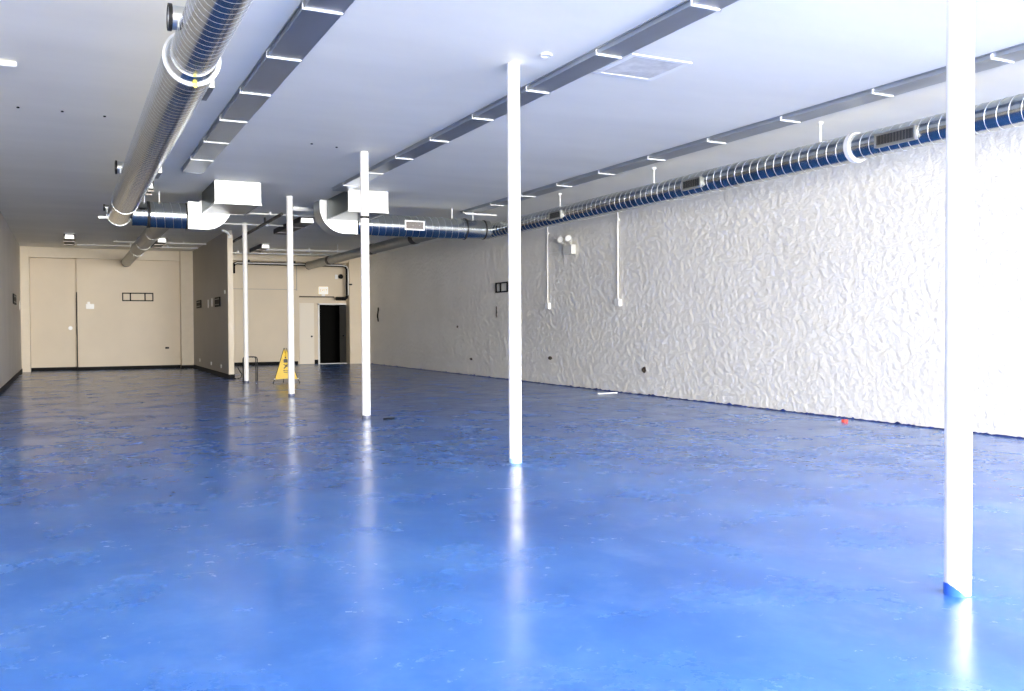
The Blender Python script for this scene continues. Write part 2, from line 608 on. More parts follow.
# ------------------------------------------------------------------ ducts
def seam_y(x, z, r, y0, y1, pitch, w=.0028, n=28, hgt=.004):
    pts = []
    turns = (y1 - y0) / pitch
    tot = int(turns * n)
    bm = bmesh.new()
    prev = None
    for k in range(tot + 1):
        a = 2 * PI * k / n
        y = y0 + pitch * k / n
        row = []
        for (dr, dy) in ((-.002, -w), (hgt, -w * .6), (hgt, w * .6), (-.002, w)):
            row.append(bm.verts.new((x + (r + dr) * math.cos(a), y + dy, z + (r + dr) * math.sin(a))))
        if prev:
            for j in range(3):
                bm.faces.new((prev[j], prev[j + 1], row[j + 1], row[j])).smooth = True
        prev = row
    m = MB()
    m.bm.free()
    m.bm = bm
    return m


def seam_x(y, z, r, x0, x1, pitch, w=.005, n=28):
    m = seam_y(0, 0, r, x0, x1, pitch, w, n)
    for v in m.bm.verts:
        a, b, c = v.co
        v.co = (b, y + a, z + c)
    return m


def cyl_y(x, z, r, y0, y1, n=56, caps=True):
    return MB().tube([(x, y0, z), (x, y1, z)], r, n, caps)


def register_x(x, y0, y1, z0, z1, side, parent):
    """a grille box on the flank of a duct that runs along y; side -1 faces -x"""
    f = MB()
    d = .05
    xa, xb = (x, x + d) if side < 0 else (x - d, x)
    t_ = .025
    f.box(xa, xb, y0, y1, z0, z0 + t_)
    f.box(xa, xb, y0, y1, z1 - t_, z1)
    f.box(xa, xb, y0, y0 + t_, z0 + t_, z1 - t_)
    f.box(xa, xb, y1 - t_, y1, z0 + t_, z1 - t_)
    xm = (xa + xb) / 2
    g = f.build('register', 'galv_dull', parent)
    g['label'] = 'louvered air register on the duct'
    MB().box(xm - .004 - side * -.01, xm + .004 - side * -.01, y0 + t_, y1 - t_, z0 + t_, z1 - t_).build('backing', 'slot', g)
    nl = max(5, int((y1 - y0 - 2 * t_) / .04))
    lv = MB()
    for k in range(nl):
        yy = y0 + t_ + (k + .5) * (y1 - y0 - 2 * t_) / nl
        lv.box(xm - .014 if side < 0 else xm - .004, xm + .004 if side < 0 else xm + .014, yy - .006, yy + .006, z0 + t_, z1 - t_)
    lv.build('louver_grille', 'louver', g)
    return g


# --- big left duct
LX, LZ, LRn, LRf = .932, 3.50, .178, .213
ld = thing('spiral_duct', (LX, 8, LZ), 'big round spiral duct hanging at the upper left with round taps on its side', 'duct', 'round sheet metal ducts')
cyl_y(LX, LZ, LRn, -6.0, 7.48).build('duct_body', 'galv', ld)
MB().tube([(LX, 7.48, LZ), (LX, 7.60, LZ)], .2, 56, False, radii=[LRn, LRf - .006]).build('reducer', 'galv', ld)
cyl_y(LX, LZ, LRf, 7.60, 18.58).build('duct_body', 'galv', ld)
seam_y(LX, LZ, LRn, -1.0, 7.46, .105, .0017, 28, .002).build('spiral_seam', 'seam', ld)
seam_y(LX, LZ, LRf, 7.72, 16.6, .118, .0018, 28, .002).build('spiral_seam', 'seam', ld)
MB().pipe_ring((LX, 7.59, LZ), (LX, 7.625, LZ), LRf + .009, LRf - .008, 56).build('flange_ring', 'flange', ld)['label'] = 'white flange ring'
st = MB()
st.tube([(LX + .02, 7.58, LZ - .216), (LX + .02, 7.592, LZ - .216)], .02, 12)
M['sticker'] = mat('yellow_sticker', (.85, .75, .1), .5)
st.build('sticker', 'sticker', ld)['label'] = 'small yellow sticker'
cyl_y(LX, LZ, LRf + .004, 16.6, 16.64).build('joint_band', 'galv', ld)
cyl_y(LX, LZ, LRf + .006, 18.5, 18.6).build('end_cap', 'galv_flat', ld)
for yc, zc, rr in ((6.98, 3.60, .085), (13.95, 3.63, .085), (18.42, 3.60, .05)):
    x_out = LX - (LRn if yc < 8 else LRf) - .055
    tp = MB().pipe_ring((x_out, yc, zc), (LX - .08, yc, zc), rr, rr - .008, 32).build('tap', 'galv_flat', ld)
    MB().tube([(x_out + .03, yc, zc), (x_out + .036, yc, zc)], rr - .006, 28).build('tap_blank', 'slot', tp)
    MB().pipe_ring((x_out - .006, yc, zc), (x_out + .02, yc, zc), rr + .012, rr - .004, 32).build('tap_rim', 'dark_metal', tp)
    MB().box(x_out + .05, x_out + .07, yc - rr - .03, yc - rr + .01, zc - .10, zc - .02).build('damper_lever', 'galv_flat', tp)
register_x(LX + LRf + .022, 8.06, 8.55, 3.40, 3.52, 1, ld)
register_x(LX + LRf + .022, 12.74, 13.26, 3.40, 3.52, 1, ld)
MB().box(.58, LX, 18.60, 18.64, 3.42, 3.46).build('support_bar', 'galv_flat', ld)
for y in (3.2, 6.1, 11.0, 15.6):
    MB().box(LX - .008, LX + .008, y - .008, y + .008, LZ + LRn - .01, H).build('hanger_rod', 'hanger', ld)

# --- lateral duct and elbow 1
l1 = thing('branch_duct', (1.5, 18.3, 3.495), 'short round branch duct with square curved elbow turning left at the big left duct', 'duct', 'round sheet metal ducts')
MB().tube([(LX + LRf - .01, 18.3, 3.495), (1.42, 18.3, 3.495)], .222, 48).build('duct_body', 'galv', l1)
MB().tube([(1.42, 18.3, 3.495), (2.11, 18.3, 3.495)], .243, 48).build('duct_body', 'galv', l1)
MB().pipe_ring((1.40, 18.3, 3.495), (1.45, 18.3, 3.495), .250, .2, 48).build('joint_band', 'dark_metal', l1)
MB().pipe_ring((2.085, 18.3, 3.495), (2.115, 18.3, 3.495), .252, .2, 48).build('joint_band', 'dark_metal', l1)
seam_x(18.3, 3.495, .243, 1.46, 2.06, .15, .0035).build('spiral_seam', 'seam', l1)
prof = [(2.11, 3.235)] + arc(2.42, 3.72, .485, -90, 0, 14) + [(2.905, H - .003), (2.38, H - .003)] + arc(2.28, 3.85, .10, 0, -90, 6) + [(2.11, 3.75)]
MB().prism(prof, 'y', 18.055, 18.56).build('elbow', 'galv_flat', l1)
eb = MB()
eb.box(2.11, 2.86, 18.043, 18.056, 3.475, 3.482)
eb.build('fold_line', 'galv', l1)
for x in (1.36, 1.62):
    MB().box(x - .008, x + .008, 18.28, 18.30, 3.70, H).build('hanger_rod', 'hanger', l1)

# --- lateral duct and elbow 2
RX, RZ, RRn, RRf = 8.64, 3.50, .154, .170
l2 = thing('branch_duct', (7.0, 18.3, 3.5), 'long round branch duct with square curved elbow running right to the plaster wall side', 'duct', 'round sheet metal ducts')
MB().tube([(5.41, 18.3, 3.5), (7.92, 18.3, 3.5)], .225, 48).build('duct_body', 'galv', l2)
MB().tube([(7.92, 18.3, 3.5), (RX - RRf + .01, 18.3, 3.5)], .205, 48).build('duct_body', 'galv', l2)
for x, r in ((5.43, .236), (7.90, .234), (8.36, .215)):
    MB().pipe_ring((x - .015, 18.3, 3.5), (x + .015, 18.3, 3.5), r, .18, 48).build('joint_band', 'dark_metal', l2)
seam_x(18.3, 3.5, .225, 5.5, 7.85, .15, .0035).build('spiral_seam', 'seam', l2)
prof = [(5.41, 3.265)] + [(5.41, 3.775), (5.27, 3.775)] + arc(5.25, 3.875, .10, -90, -180, 6) + [(5.15, H - .003), (4.63, H - .003)] + [(x, z) for x, z in arc(5.14, 3.78, .515, 180, 270, 14)]
MB().prism(prof, 'y', 18.055, 18.56).build('elbow', 'galv_flat', l2)
rg = MB()
rg.box(6.44, 6.88, 18.055, 18.10, 3.40, 3.425)
rg.box(6.44, 6.88, 18.055, 18.10, 3.575, 3.60)
rg.box(6.44, 6.465, 18.055, 18.10, 3.425, 3.575)
rg.box(6.855, 6.88, 18.055, 18.10, 3.425, 3.575)
g = rg.build('register', 'galv_flat', l2)
g['label'] = 'small air register facing the room'
MB().box(6.465, 6.855, 18.072, 18.08, 3.425, 3.575).build('backing', 'slot', g)
lv = MB()
for k in range(8):
    lv.box(6.465, 6.855, 18.06, 18.072, 3.43 + k * .0185, 3.436 + k * .0185)
lv.build('louver_grille', 'louver', g)
for x in (7.6, 8.1):
    MB().box(x - .01, x + .01, 18.27, 18.29, 3.69, H).build('hanger_rod', 'hanger', l2)
MB().box(7.85, 8.6, 18.1, 18.13, 3.80, 3.83).build('support_bar', 'hanger', l2)

# --- right duct along the plaster wall
rd = thing('spiral_duct', (RX, 8, RZ), 'long round spiral duct running along the white plaster wall', 'duct', 'round sheet metal ducts')
cyl_y(RX, RZ, RRn, -6.0, 8.0).build('duct_body', 'galv', rd)
cyl_y(RX, RZ, RRf, 8.0, 18.55).build('duct_body', 'galv', rd)
seam_y(RX, RZ, RRn, -5.9, 7.93, .135).build('spiral_seam', 'seam', rd)
seam_y(RX, RZ, RRf, 8.08, 18.45, .155).build('spiral_seam', 'seam', rd)
MB().pipe_ring((RX, 7.965, RZ), (RX, 8.03, RZ), RRf + .012, RRf - .012, 56).build('flange_ring', 'flange', rd)['label'] = 'white flange ring'
register_x(RX - RRn - .035, 7.0, 7.56, 3.40, 3.56, -1, rd)
register_x(RX - RRf - .035, 10.75, 11.2, 3.40, 3.56, -1, rd)
register_x(RX - RRf - .035, 14.95, 15.42, 3.40, 3.56, -1, rd)
for y in (4.9, 8.58, 12.2, 15.32):
    h = MB()
    h.box(RX - .01, RX + .01, y - .01, y + .01, RZ + RRf - .02, H)
    h.box(RX - .03, RX + .03, y - .02, y + .02, H - .03, H)
    h.build('hanger_rod', 'hanger', rd)

# --- smaller ducts running to the back wall
d3 = thing('round_duct', (1.79, 25, 3.5), 'plain grey round duct stepping down toward the left back wall', 'duct', 'round sheet metal ducts')
cyl_y(1.79, 3.5, .178, 18.53, 26.6, 40).build('duct_body', 'galv_dull', d3)
cyl_y(1.80, 3.5, .152, 26.6, 31.75, 40).build('duct_body', 'galv_dull', d3)
for y, r in ((21.6, .184), (24.4, .184), (26.6, .186)):
    MB().pipe_ring((1.79, y - .02, 3.5), (1.79, y + .02, 3.5), r, .13, 40).build('joint_band', 'galv_dull', d3)
cyl_y(1.80, 3.5, .156, 31.7, 31.78, 40).build('end_cap', 'dark_metal', d3)
MB().box(1.78, 1.80, 22.9, 22.92, 3.66, H).build('hanger_rod', 'hanger', d3)
MB().box(1.78, 1.80, 29.4, 29.42, 3.64, H).build('hanger_rod', 'hanger', d3)
d4 = thing('round_duct', (7.6, 25, 3.5), 'dark narrow round duct running behind the right branch duct to the rear wall', 'duct', 'round sheet metal ducts')
cyl_y(7.6, 3.5, .135, 18.53, 31.2, 36).build('duct_body', 'galv_dull', d4)
for y in (20.6, 24.0, 28.4):
    MB().pipe_ring((7.6, y - .13, 3.5), (7.6, y + .13, 3.5), .145, .1, 36).build('joint_band', 'dark_metal', d4)
cyl_y(7.6, 3.5, .14, 31.15, 31.22, 36).build('end_cap', 'dark_metal', d4)
for y in (22.5, 27.5):
    MB().box(7.59, 7.61, y, y + .02, 3.62, H).build('hanger_rod', 'hanger', d4)


# --- the two plenum boxes that hang from the ceiling
def plenum(x0, x1, y0, y1, z0, label):
    t = thing('plenum_box', ((x0 + x1) / 2, (y0 + y1) / 2, H), label, 'duct box', 'galvanised boxes under the ceiling')
    w = .02
    MB().box(x0, x1, y0, y0 + w, z0, H - .002).build('front_panel', 'galv_flat', t, bevel=.004)
    MB().box(x0, x0 + w, y0 + w, y1, z0, H - .002).build('side_panel', 'shaded_side', t)
    MB().box(x1 - w, x1, y0 + w, y1, z0, H - .002).build('side_panel', 'shaded_side', t)
    MB().box(x0 + w, x1 - w, y1 - w, y1, z0, H - .002).build('back_panel', 'galv_flat', t)
    MB().box(x0 + w, x1 - w, y0 + w, y1 - w, z0 + .002, z0 + .02).build('bottom_panel', 'galv_dull', t)
    f = MB()
    f.box(x0 - .012, x1 + .012, y0 - .012, y0 + .012, z0 - .012, z0 + .006)
    f.box(x0 - .012, x0 + .012, y0 + .012, y1, z0 - .012, z0 + .006)
    f.box(x1 - .012, x1 + .012, y0 + .012, y1, z0 - .012, z0 + .006)
    f.build('bottom_flange', 'galv_flat', t)


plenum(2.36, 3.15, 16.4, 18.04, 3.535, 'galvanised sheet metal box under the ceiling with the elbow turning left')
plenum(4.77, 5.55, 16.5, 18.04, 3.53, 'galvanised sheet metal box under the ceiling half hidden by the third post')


# ------------------------------------------------------------------ ceiling things
# square diffuser
dx0, dx1, dy0, dy1 = 4.85, 5.55, 7.19, 7.90
df = thing('ceiling_diffuser', ((dx0 + dx1) / 2, (dy0 + dy1) / 2, H), 'square white ceiling diffuser with a dusty grey centre', 'air vent')
f = MB()
f.box(dx0, dx1, dy0, dy0 + .06, H - .008, H)
f.box(dx0, dx1, dy1 - .06, dy1, H - .008, H)
f.box(dx0, dx0 + .06, dy0 + .06, dy1 - .06, H - .008, H)
f.box(dx1 - .06, dx1, dy0 + .06, dy1 - .06, H - .008, H)
f.build('frame', 'lens', df)
MB().box(dx0 + .06, dx1 - .06, dy0 + .06, dy1 - .06, H - .005, H).build('perforated_face', 'perf', df)

sm = thing('smoke_detector', (4.12, 7.56, H), 'tiny white ring on the ceiling beside the second post', 'detector')
MB().tube([(4.12, 7.56, H - .012), (4.12, 7.56, H)], .055, 28).build('base_plate', 'white', sm)
MB().pipe_ring((4.12, 7.56, H - .022), (4.12, 7.56, H - .010), .06, .045, 28).build('rim', 'plastic', sm)

for x, y, lb in ((-.46, 11.98, 'tiny dark ceiling anchor, leftmost of three in a line'), (0, 11.98, 'tiny dark ceiling anchor, middle of three in a line'), (.46, 12.04, 'tiny dark ceiling anchor, nearest the big left duct'),
                 (3.13, 12.62, 'tiny dark ceiling anchor between the left channel and the third post'), (3.51, 12.71, 'tiny dark ceiling anchor beside the top of the third post')):
    tag(MB().tube([(x, y, H - .012), (x, y, H)], .016, 12).build('ceiling_anchor', 'black'), lb, 'anchor', 'small dark anchors in the ceiling')

el = thing('ceiling_lamp', (-.6, 10.1, H), 'short white tube fitting on the ceiling at the left edge', 'lamp')
MB().tube([(-.95, 9.95, H - .03), (-.55, 9.95, H - .03)], .022, 16).build('stem', 'galv_flat', el)
MB().tube([(-.55, 9.95, H - .03), (-.53, 9.95, H - .03), (-.40, 9.95, H - .03), (-.385, 9.95, H - .03)], .04, 20, radii=[.02, .029, .029, .02]).build('head', 'lens', el)
MB().box(-.70, -.66, 9.93, 9.97, H - .02, H).build('clip', 'plastic', el)


# long dark fixtures with a white end
def fixture(x0, x1, y0, y1, label):
    t = thing('ceiling_fixture', ((x0 + x1) / 2, (y0 + y1) / 2, H), label, 'ceiling light', 'long dark ceiling fixtures with white ends')
    z0 = H - .13
    MB().box(x0, x1, y0 + .04, y1, z0, H - .001).build('housing', 'dark_metal', t)
    MB().prism([(x0 + .02, z0 - .004), (x1 - .02, z0 - .004), (x1 - .035, H - .03), (x0 + .035, H - .03)], 'y', y0, y0 + .05).build('end_lens', 'lamp', t)['label'] = 'white end face'
    for k in (.35, .8):
        y = y0 + (y1 - y0) * k
        MB().box(x0 - .02, x1 + .02, y - .03, y + .03, z0 - .02, z0 - .001).build('cross_bar', 'louver', t)


fixture(-.01, .26, 27.3, 29.6, 'dark ceiling fixture with white end, near the left wall')
fixture(2.36, 2.62, 27.4, 29.6, 'dark ceiling fixture with white end, next to the grey round duct')
fixture(5.41, 5.67, 28.2, 30.2, 'dark ceiling fixture with white end, over the rear right bay')
fixture(4.92, 5.26, 21.0, 24.0, 'largest dark ceiling fixture, behind the elbow turning right')
fixture(1.27, 1.42, 16.9, 17.9, 'small dark ceiling fixture with white end, beside the far end of the big left duct')

bt = thing('ceiling_batten', (4.6, 19.4, H), 'cream batten across the ceiling left of the right-turning elbow', 'batten')
MB().box(4.36, 4.9, 19.36, 19.44, H - .08, H - .03).build('cover', 'plastic', bt)
MB().box(4.40, 4.86, 19.37, 19.43, H - .03, H).build('base_plate', 'galv_flat', bt)


def conduit(pts, r, m, label, clips=(), grp='thin pipes across the rear ceiling'):
    c = pts[0]
    t = thing('conduit', c, label, 'conduit', grp)
    MB().tube(pts, r, 12).build('tube', m, t)
    for p in clips:
        MB().box(p[0] - .02, p[0] + .02, p[1] - .02, p[1] + .02, p[2] - .01, H - .001).build('clip', m, t)
    return t


conduit([(2.6, 20.5, 3.88), (6.4, 20.42, 3.88)], .02, 'white', 'nearest thin white conduit crossing the ceiling between the two elbows', [(2.9, 20.5, 3.88), (4.13, 20.46, 3.87), (6.0, 20.42, 3.88)])
conduit([(2.9, 22.75, 3.88), (4.88, 22.65, 3.88)], .02, 'white', 'second thin white conduit from the elbows, crossing the ceiling', [(3.3, 22.73, 3.88), (4.5, 22.67, 3.86)])
conduit([(4.20, 19.6, 3.79), (4.28, 26.6, 3.79)], .035, 'dark_metal', 'dark pipe running along the ceiling above the middle partition', [(4.212, 21.5, 3.79), (4.25, 24.5, 3.79)])
conduit([(.34, 30.2, 3.88), (1.9, 30.1, 3.88), (3.8, 30.1, 3.88)], .02, 'plastic', 'thin conduit from the left ceiling fixture to the partition', [(.8, 30.17, 3.88), (2.9, 30.1, 3.88)])
conduit([(1.28, 28.7, 3.88), (2.3, 28.62, 3.88)], .02, 'plastic', 'short conduit crossing above the grey round duct', [(1.36, 28.7, 3.88)])
conduit([(2.66, 28.6, 3.88), (3.84, 28.5, 3.88)], .02, 'plastic', 'short conduit from the ceiling fixture to the top of the partition', [(3.2, 28.56, 3.88)])
conduit([(5.72, 29.35, 3.85), (9.3, 29.0, 3.85)], .03, 'plastic', 'long pale pipe crossing the ceiling of the rear right bay', [(7.12, 29.2, 3.82), (8.6, 29.07, 3.85)])
conduit([(4.02, 31.2, 3.86), (8.6, 30.9, 3.86)], .025, 'galv_flat', 'thin pipe close to the rear wall across the ceiling', [(5.2, 31.12, 3.86), (7.6, 30.97, 3.86)])

# small white fitting at the top of the partition end
wf = thing('wall_sensor', (3.9, 24.6, 3.8), 'small white curved fitting at the top of the partition end', 'sensor')
MB().tube([(3.70, 24.56, 3.90), (3.76, 24.56, 3.89), (3.85, 24.57, 3.85), (3.90, 24.6, 3.78)], .03, 12, radii=[.025, .035, .03, .02]).build('arm', 'plastic', wf)
MB().box(3.87, 3.95, 24.60, 24.66, 3.72, 3.80).build('mount', 'plastic', wf)

# ------------------------------------------------------------------ wall things


def mount_frame(name, horiz, at, a0, a1, z0, z1, label, bars):
    """a black rectangular mounting frame: 'y' lies on a wall facing -y, 'x' on a wall facing -x"""
    t_ = .035
    def bx(m, u0, u1, w0, w1):
        if horiz == 'y':
            m.box(u0, u1, at - .03, at, w0, w1)
        else:
            m.box(at - .03, at, u0, u1, w0, w1)
        return m
    mid = (a0 + a1) / 2
    loc = (mid, at, z0) if horiz == 'y' else (at, mid, z0)
    t = thing(name, loc, label, 'wall bracket', 'black wall mounting frames')
    bx(MB(), a0, a1, z1 - t_, z1).build('rail', 'black', t)
    bx(MB(), a0, a1, z0, z0 + t_).build('rail', 'black', t)
    for u in (a0, a1 - t_):
        bx(MB(), u, u + t_, z0 + t_, z1 - t_).build('end_bar', 'black', t)
    for u in bars:
        bx(MB(), u - .02, u + .02, z0 + t_, z1 - t_).build('upright', 'black', t)
    return t


mount_frame('mounting_frame', 'y', YB1, 1.68, 2.64, 2.25, 2.53, 'black metal mounting frame on the left beige back wall', (1.93, 2.38))
mount_frame('mounting_frame', 'x', XR, 20.24, 21.18, 2.22, 2.485, 'black metal mounting frame on the plaster wall behind the second post', (20.5, 20.9))

pl = thing('wall_plate', (.73, YB1, 2.1), 'white thermostat plate on the main beige panel', 'wall plate')
MB().box(.60, .84, YB1 - .02, YB1, 1.99, 2.15).build('plate', 'plastic', pl, bevel=.004)
MB().box(.64, .72, YB1 - .03, YB1 - .02, 2.08, 2.22).build('cover', 'plastic', pl)
MB().box(.76, .81, YB1 - .026, YB1 - .02, 2.02, 2.07).build('button', 'flange', pl)
kn = thing('wall_stop', (.14, 32.5, 1.37), 'small cream knob on the recessed beige panel', 'knob')
MB().tube([(.14, 32.44, 1.37), (.14, 32.52, 1.37)], .05, 20, radii=[.05, .035]).build('cap', 'lens', kn)
MB().tube([(.14, 32.50, 1.37), (.14, 32.52, 1.37)], .065, 20).build('rose', 'plastic', kn)
ou = thing('wall_outlet', (3.05, YB1, .69), 'small dark outlet low on the main beige panel', 'outlet')
MB().box(2.99, 3.11, YB1 - .012, YB1, .66, .72).build('plate', 'dark_metal', ou)
MB().box(3.01, 3.04, YB1 - .016, YB1 - .012, .675, .705).build('socket', 'black', ou)


def plaque(x, y0, y1, z0, z1, label, sx):
    t = thing('wall_plaque', (x, (y0 + y1) / 2, z0), label, 'plaque', 'dark square plaques on side walls')
    a, b = (x, x + .03) if sx > 0 else (x - .03, x)
    MB().box(a, b, y0, y1, z0, z1).build('board', 'black', t, bevel=.003)
    f = MB()
    c, d = (b, b + .006) if sx > 0 else (a - .006, a)
    w = .04
    f.box(c, d, y0 + .1, y1 - .1, z1 - .05 - w / 2, z1 - .05)
    f.box(c, d, y0 + .1, y1 - .1, z0 + .05, z0 + .05 + w / 2)
    f.build('inlay', 'door_grey', t)


plaque(3.86, 29.9, 30.9, 1.99, 2.24, 'dark square plaque deeper in on the grey partition', -1)
plaque(3.86, 26.0, 26.9, 1.95, 2.22, 'dark square plaque nearer the end of the grey partition', -1)
plaque(XL, 27.2, 28.6, 2.02, 2.29, 'dark plaque on the left wall', 1)
for y, z, w_, h_, x, s, lb in ((31.2, 2.07, .25, .26, XL, 1, 'pale switch plate on the left wall beside the dark plaque'),
                               (28.4, 2.08, .14, .24, 3.86, -1, 'pale switch plate on the partition between the two plaques'),
                               (27.6, 2.1, .12, .24, 3.86, -1, 'second pale switch plate on the partition, nearer its end'),
                               (25.2, 2.32, .18, .10, 3.86, -1, 'small pale plate high near the end of the partition'),
                               (30.4, .32, .14, .10, 3.86, -1, 'white outlet low on the partition, deepest of three'),
                               (27.9, .30, .14, .10, 3.86, -1, 'white outlet low on the partition, middle of three'),
                               (26.0, .29, .14, .10, 3.86, -1, 'white outlet low on the partition, nearest its end')):
    t = thing('outlet_plate', (x, y, z), lb, 'outlet plate', 'pale plates on the side walls')
    a, b = (x, x + .012) if s > 0 else (x - .012, x)
    MB().box(a, b, y - w_ / 2, y + w_ / 2, z - h_ / 2, z + h_ / 2).build('plate', 'plastic', t, bevel=.002)
    c, d = (b, b + .006) if s > 0 else (a - .006, a)
    MB().box(c, d, y - w_ / 6, y + w_ / 6, z - h_ / 5, z + h_ / 5).build('insert', 'flange', t)

# black and white pipe round the rear right wall
ip = thing('insulated_pipe', (7.5, 32.55, 3.62), 'black insulated pipe looping over the rear wall and down beside the dark doorway', 'pipe')
PIPE = [(5.26, 32.42, 3.25), (5.26, 32.42, 3.50), (5.30, 32.42, 3.58), (5.38, 32.42, 3.615), (9.10, 32.42, 3.615), (9.24, 32.42, 3.58), (9.30, 32.42, 3.48), (9.30, 32.42, 2.52), (9.27, 32.42, 2.44), (9.20, 32.42, 2.40), (8.9, 32.42, 2.40)]
MB().tube(PIPE, .055, 14).build('black_sleeve', 'insulation', ip)
for px_ in (5.8, 7.4, 8.8):
    MB().box(px_ - .02, px_ + .02, 32.44, 32.61, 3.66, 3.74).build('bracket', 'dark_metal', ip)
MB().box(9.40, 9.48, 32.38, 32.505, 2.9, 2.95).build('bracket', 'dark_metal', ip)
MB().box(9.28, 9.42, 32.38, 32.46, 2.9, 2.95).build('bracket', 'dark_metal', ip)
MB().tube([(p[0] + (.025 if p[0] > 8 and p[2] < 3.6 else 0), p[1] - .06, p[2]) for p in PIPE[2:8]], .022, 12).build('white_pipe', 'plastic', ip)['label'] = 'thin white pipe beside the black sleeve'
MB().tube([(9.24, 32.42, 2.40), (8.88, 32.42, 2.40)], .065, 14).build('sleeve_end', 'insulation', ip)

ex = thing('exit_sign', (8.55, YB2, 2.6), 'pale exit sign box above the dark doorway', 'exit sign')
MB().box(8.38, 8.72, YB2 - .08, YB2, 2.58, 2.85).build('housing', 'exit', ex, bevel=.008)
MB().box(8.49, 8.61, YB2 - .06, YB2 - .02, 2.50, 2.585).build('mount', 'flange', ex)


def lettering(text, size, loc, rot, m, parent, name='lettering'):
    cu = bpy.data.curves.new(name, 'FONT')
    cu.body = text
    cu.size = size
    cu.extrude = .002
    cu.align_x = 'CENTER'
    cu.align_y = 'CENTER'
    tmp = bpy.data.objects.new('tmp_text', cu)
    C.objects.link(tmp)
    dg = bpy.context.evaluated_depsgraph_get()
    me = bpy.data.meshes.new_from_object(tmp.evaluated_get(dg))
    bpy.data.objects.remove(tmp)
    me.transform(Matrix.Translation(loc) @ rot.to_4x4())
    me.materials.clear()
    me.materials.append(M[m])
    o = bpy.data.objects.new(name, me)
    C.objects.link(o)
    o.parent = parent
    o.matrix_parent_inverse = Matrix.Translation(-parent.location)
    return o


lettering('EXIT', .14, Vector((8.55, YB2 - .083, 2.715)), Matrix.Rotation(PI / 2, 3, 'X'), 'exit_ink', ex)

al = thing('alarm_horn', (9.3, YB2, 3.2), 'black round alarm horn with cream box high beside the pipe', 'alarm')
MB().tube([(9.2, 32.9, 3.24), (9.2, YB2, 3.24)], .09, 24, radii=[.09, .075]).build('horn', 'black', al)
MB().box(9.0, 9.1, YB2 - .05, YB2, 3.15, 3.31).build('box', 'plastic', al)


# conduits with boxes on the plaster wall
def drop(y, ztop, zb, label, dark):
    t = thing('wall_conduit', (XR, y, zb), label, 'conduit', 'white conduits down the plaster wall')
    MB().tube([(XR - .03, y, zb + .05), (XR - .03, y, ztop)], .013, 12).build('tube', 'white', t)
    b = MB().box(XR - .07, XR, y - .09, y + .07, zb - .07, zb + .07).build('outlet_box', 'plastic', t, bevel=.006)
    MB().box(XR - .05, XR - .01, y + .071, y + .10, zb - .05, zb + .05).build('socket', dark, b)
    MB().box(XR - .045, XR, y - .03, y + .03, ztop - .45, ztop - .41).build('strap', 'white', t)


drop(18.34, H - .005, 1.82, 'thin white conduit with outlet box on the plaster wall, left of the emergency light', 'black')
drop(15.38, H - .005, 1.82, 'white conduit with outlet box on the plaster wall, right of the emergency light', 'louver')

em = thing('emergency_light', (XR, 17.31, 3.0), 'emergency light with two lamp heads on the plaster wall', 'emergency light')
M['em_grey'] = mat('grey_white_plastic', (.62, .62, .58), .4)
MB().box(XR - .11, XR, 17.11, 17.47, 2.93, 3.14).build('body', 'em_grey', em, bevel=.008)
for y, dy in ((17.55, .05), (17.21, -.03)):
    hd = MB().tube([(XR - .06, y, 3.20), (XR - .12, y - .03, 3.25), (XR - .17, y - .07, 3.27)], .06, 20, radii=[.035, .065, .075]).build('lamp_head', 'em_grey', em)
    MB().tube([(XR - .168, y - .068, 3.27), (XR - .178, y - .075, 3.272)], .062, 20).build('lamp_glass', 'lens', hd)
    MB().tube([(XR - .05, y + (17.31 - y) * .5, 3.13), (XR - .06, y, 3.21)], .015, 10).build('lamp_arm', 'plastic', em)
MB().tube([(XR - .02, 17.47, 3.02), (XR - .02, 18.31, 3.03)], .008, 8).build('cable', 'white', em)

for y, z, w_, h_, lb in ((14.52, .495, .15, .13, 'dark hole low on the plaster wall, right of the floor stick'), (18.30, .615, .18, .10, 'dark outlet hole low on the plaster wall, just right of the second post'),
                         (22.84, .455, .16, .07, 'small brown hole low on the plaster wall, left of the second post'), (21.18, 1.73, .06, .30, 'narrow dark scar on the plaster wall below the mounting frame'),
                         (23.8, 1.35, .10, .08, 'small chipped spot halfway up the plaster wall behind the posts')):
    pts = []
    for k in range(11):
        a = 2 * PI * k / 11
        s = random.uniform(.75, 1.1)
        pts.append((y + w_ / 2 * math.cos(a) * s, z + h_ / 2 * math.sin(a) * s))
    tag(MB().prism(pts, 'x', XR - .006, XR + .02).build('wall_hole', 'hole'), lb, 'hole', 'dark holes in the plaster wall')

hk = MB().tube([(XR - .02, 31.0, 1.55), (XR - .05, 31.0, 1.75), (XR - .02, 31.0, 1.95), (XR - .02, 31.0, 2.05)], .025, 10)
tag(hk.build('wall_hook', 'black'), 'thin black hook on the far plaster wall beside the third post', 'hook')

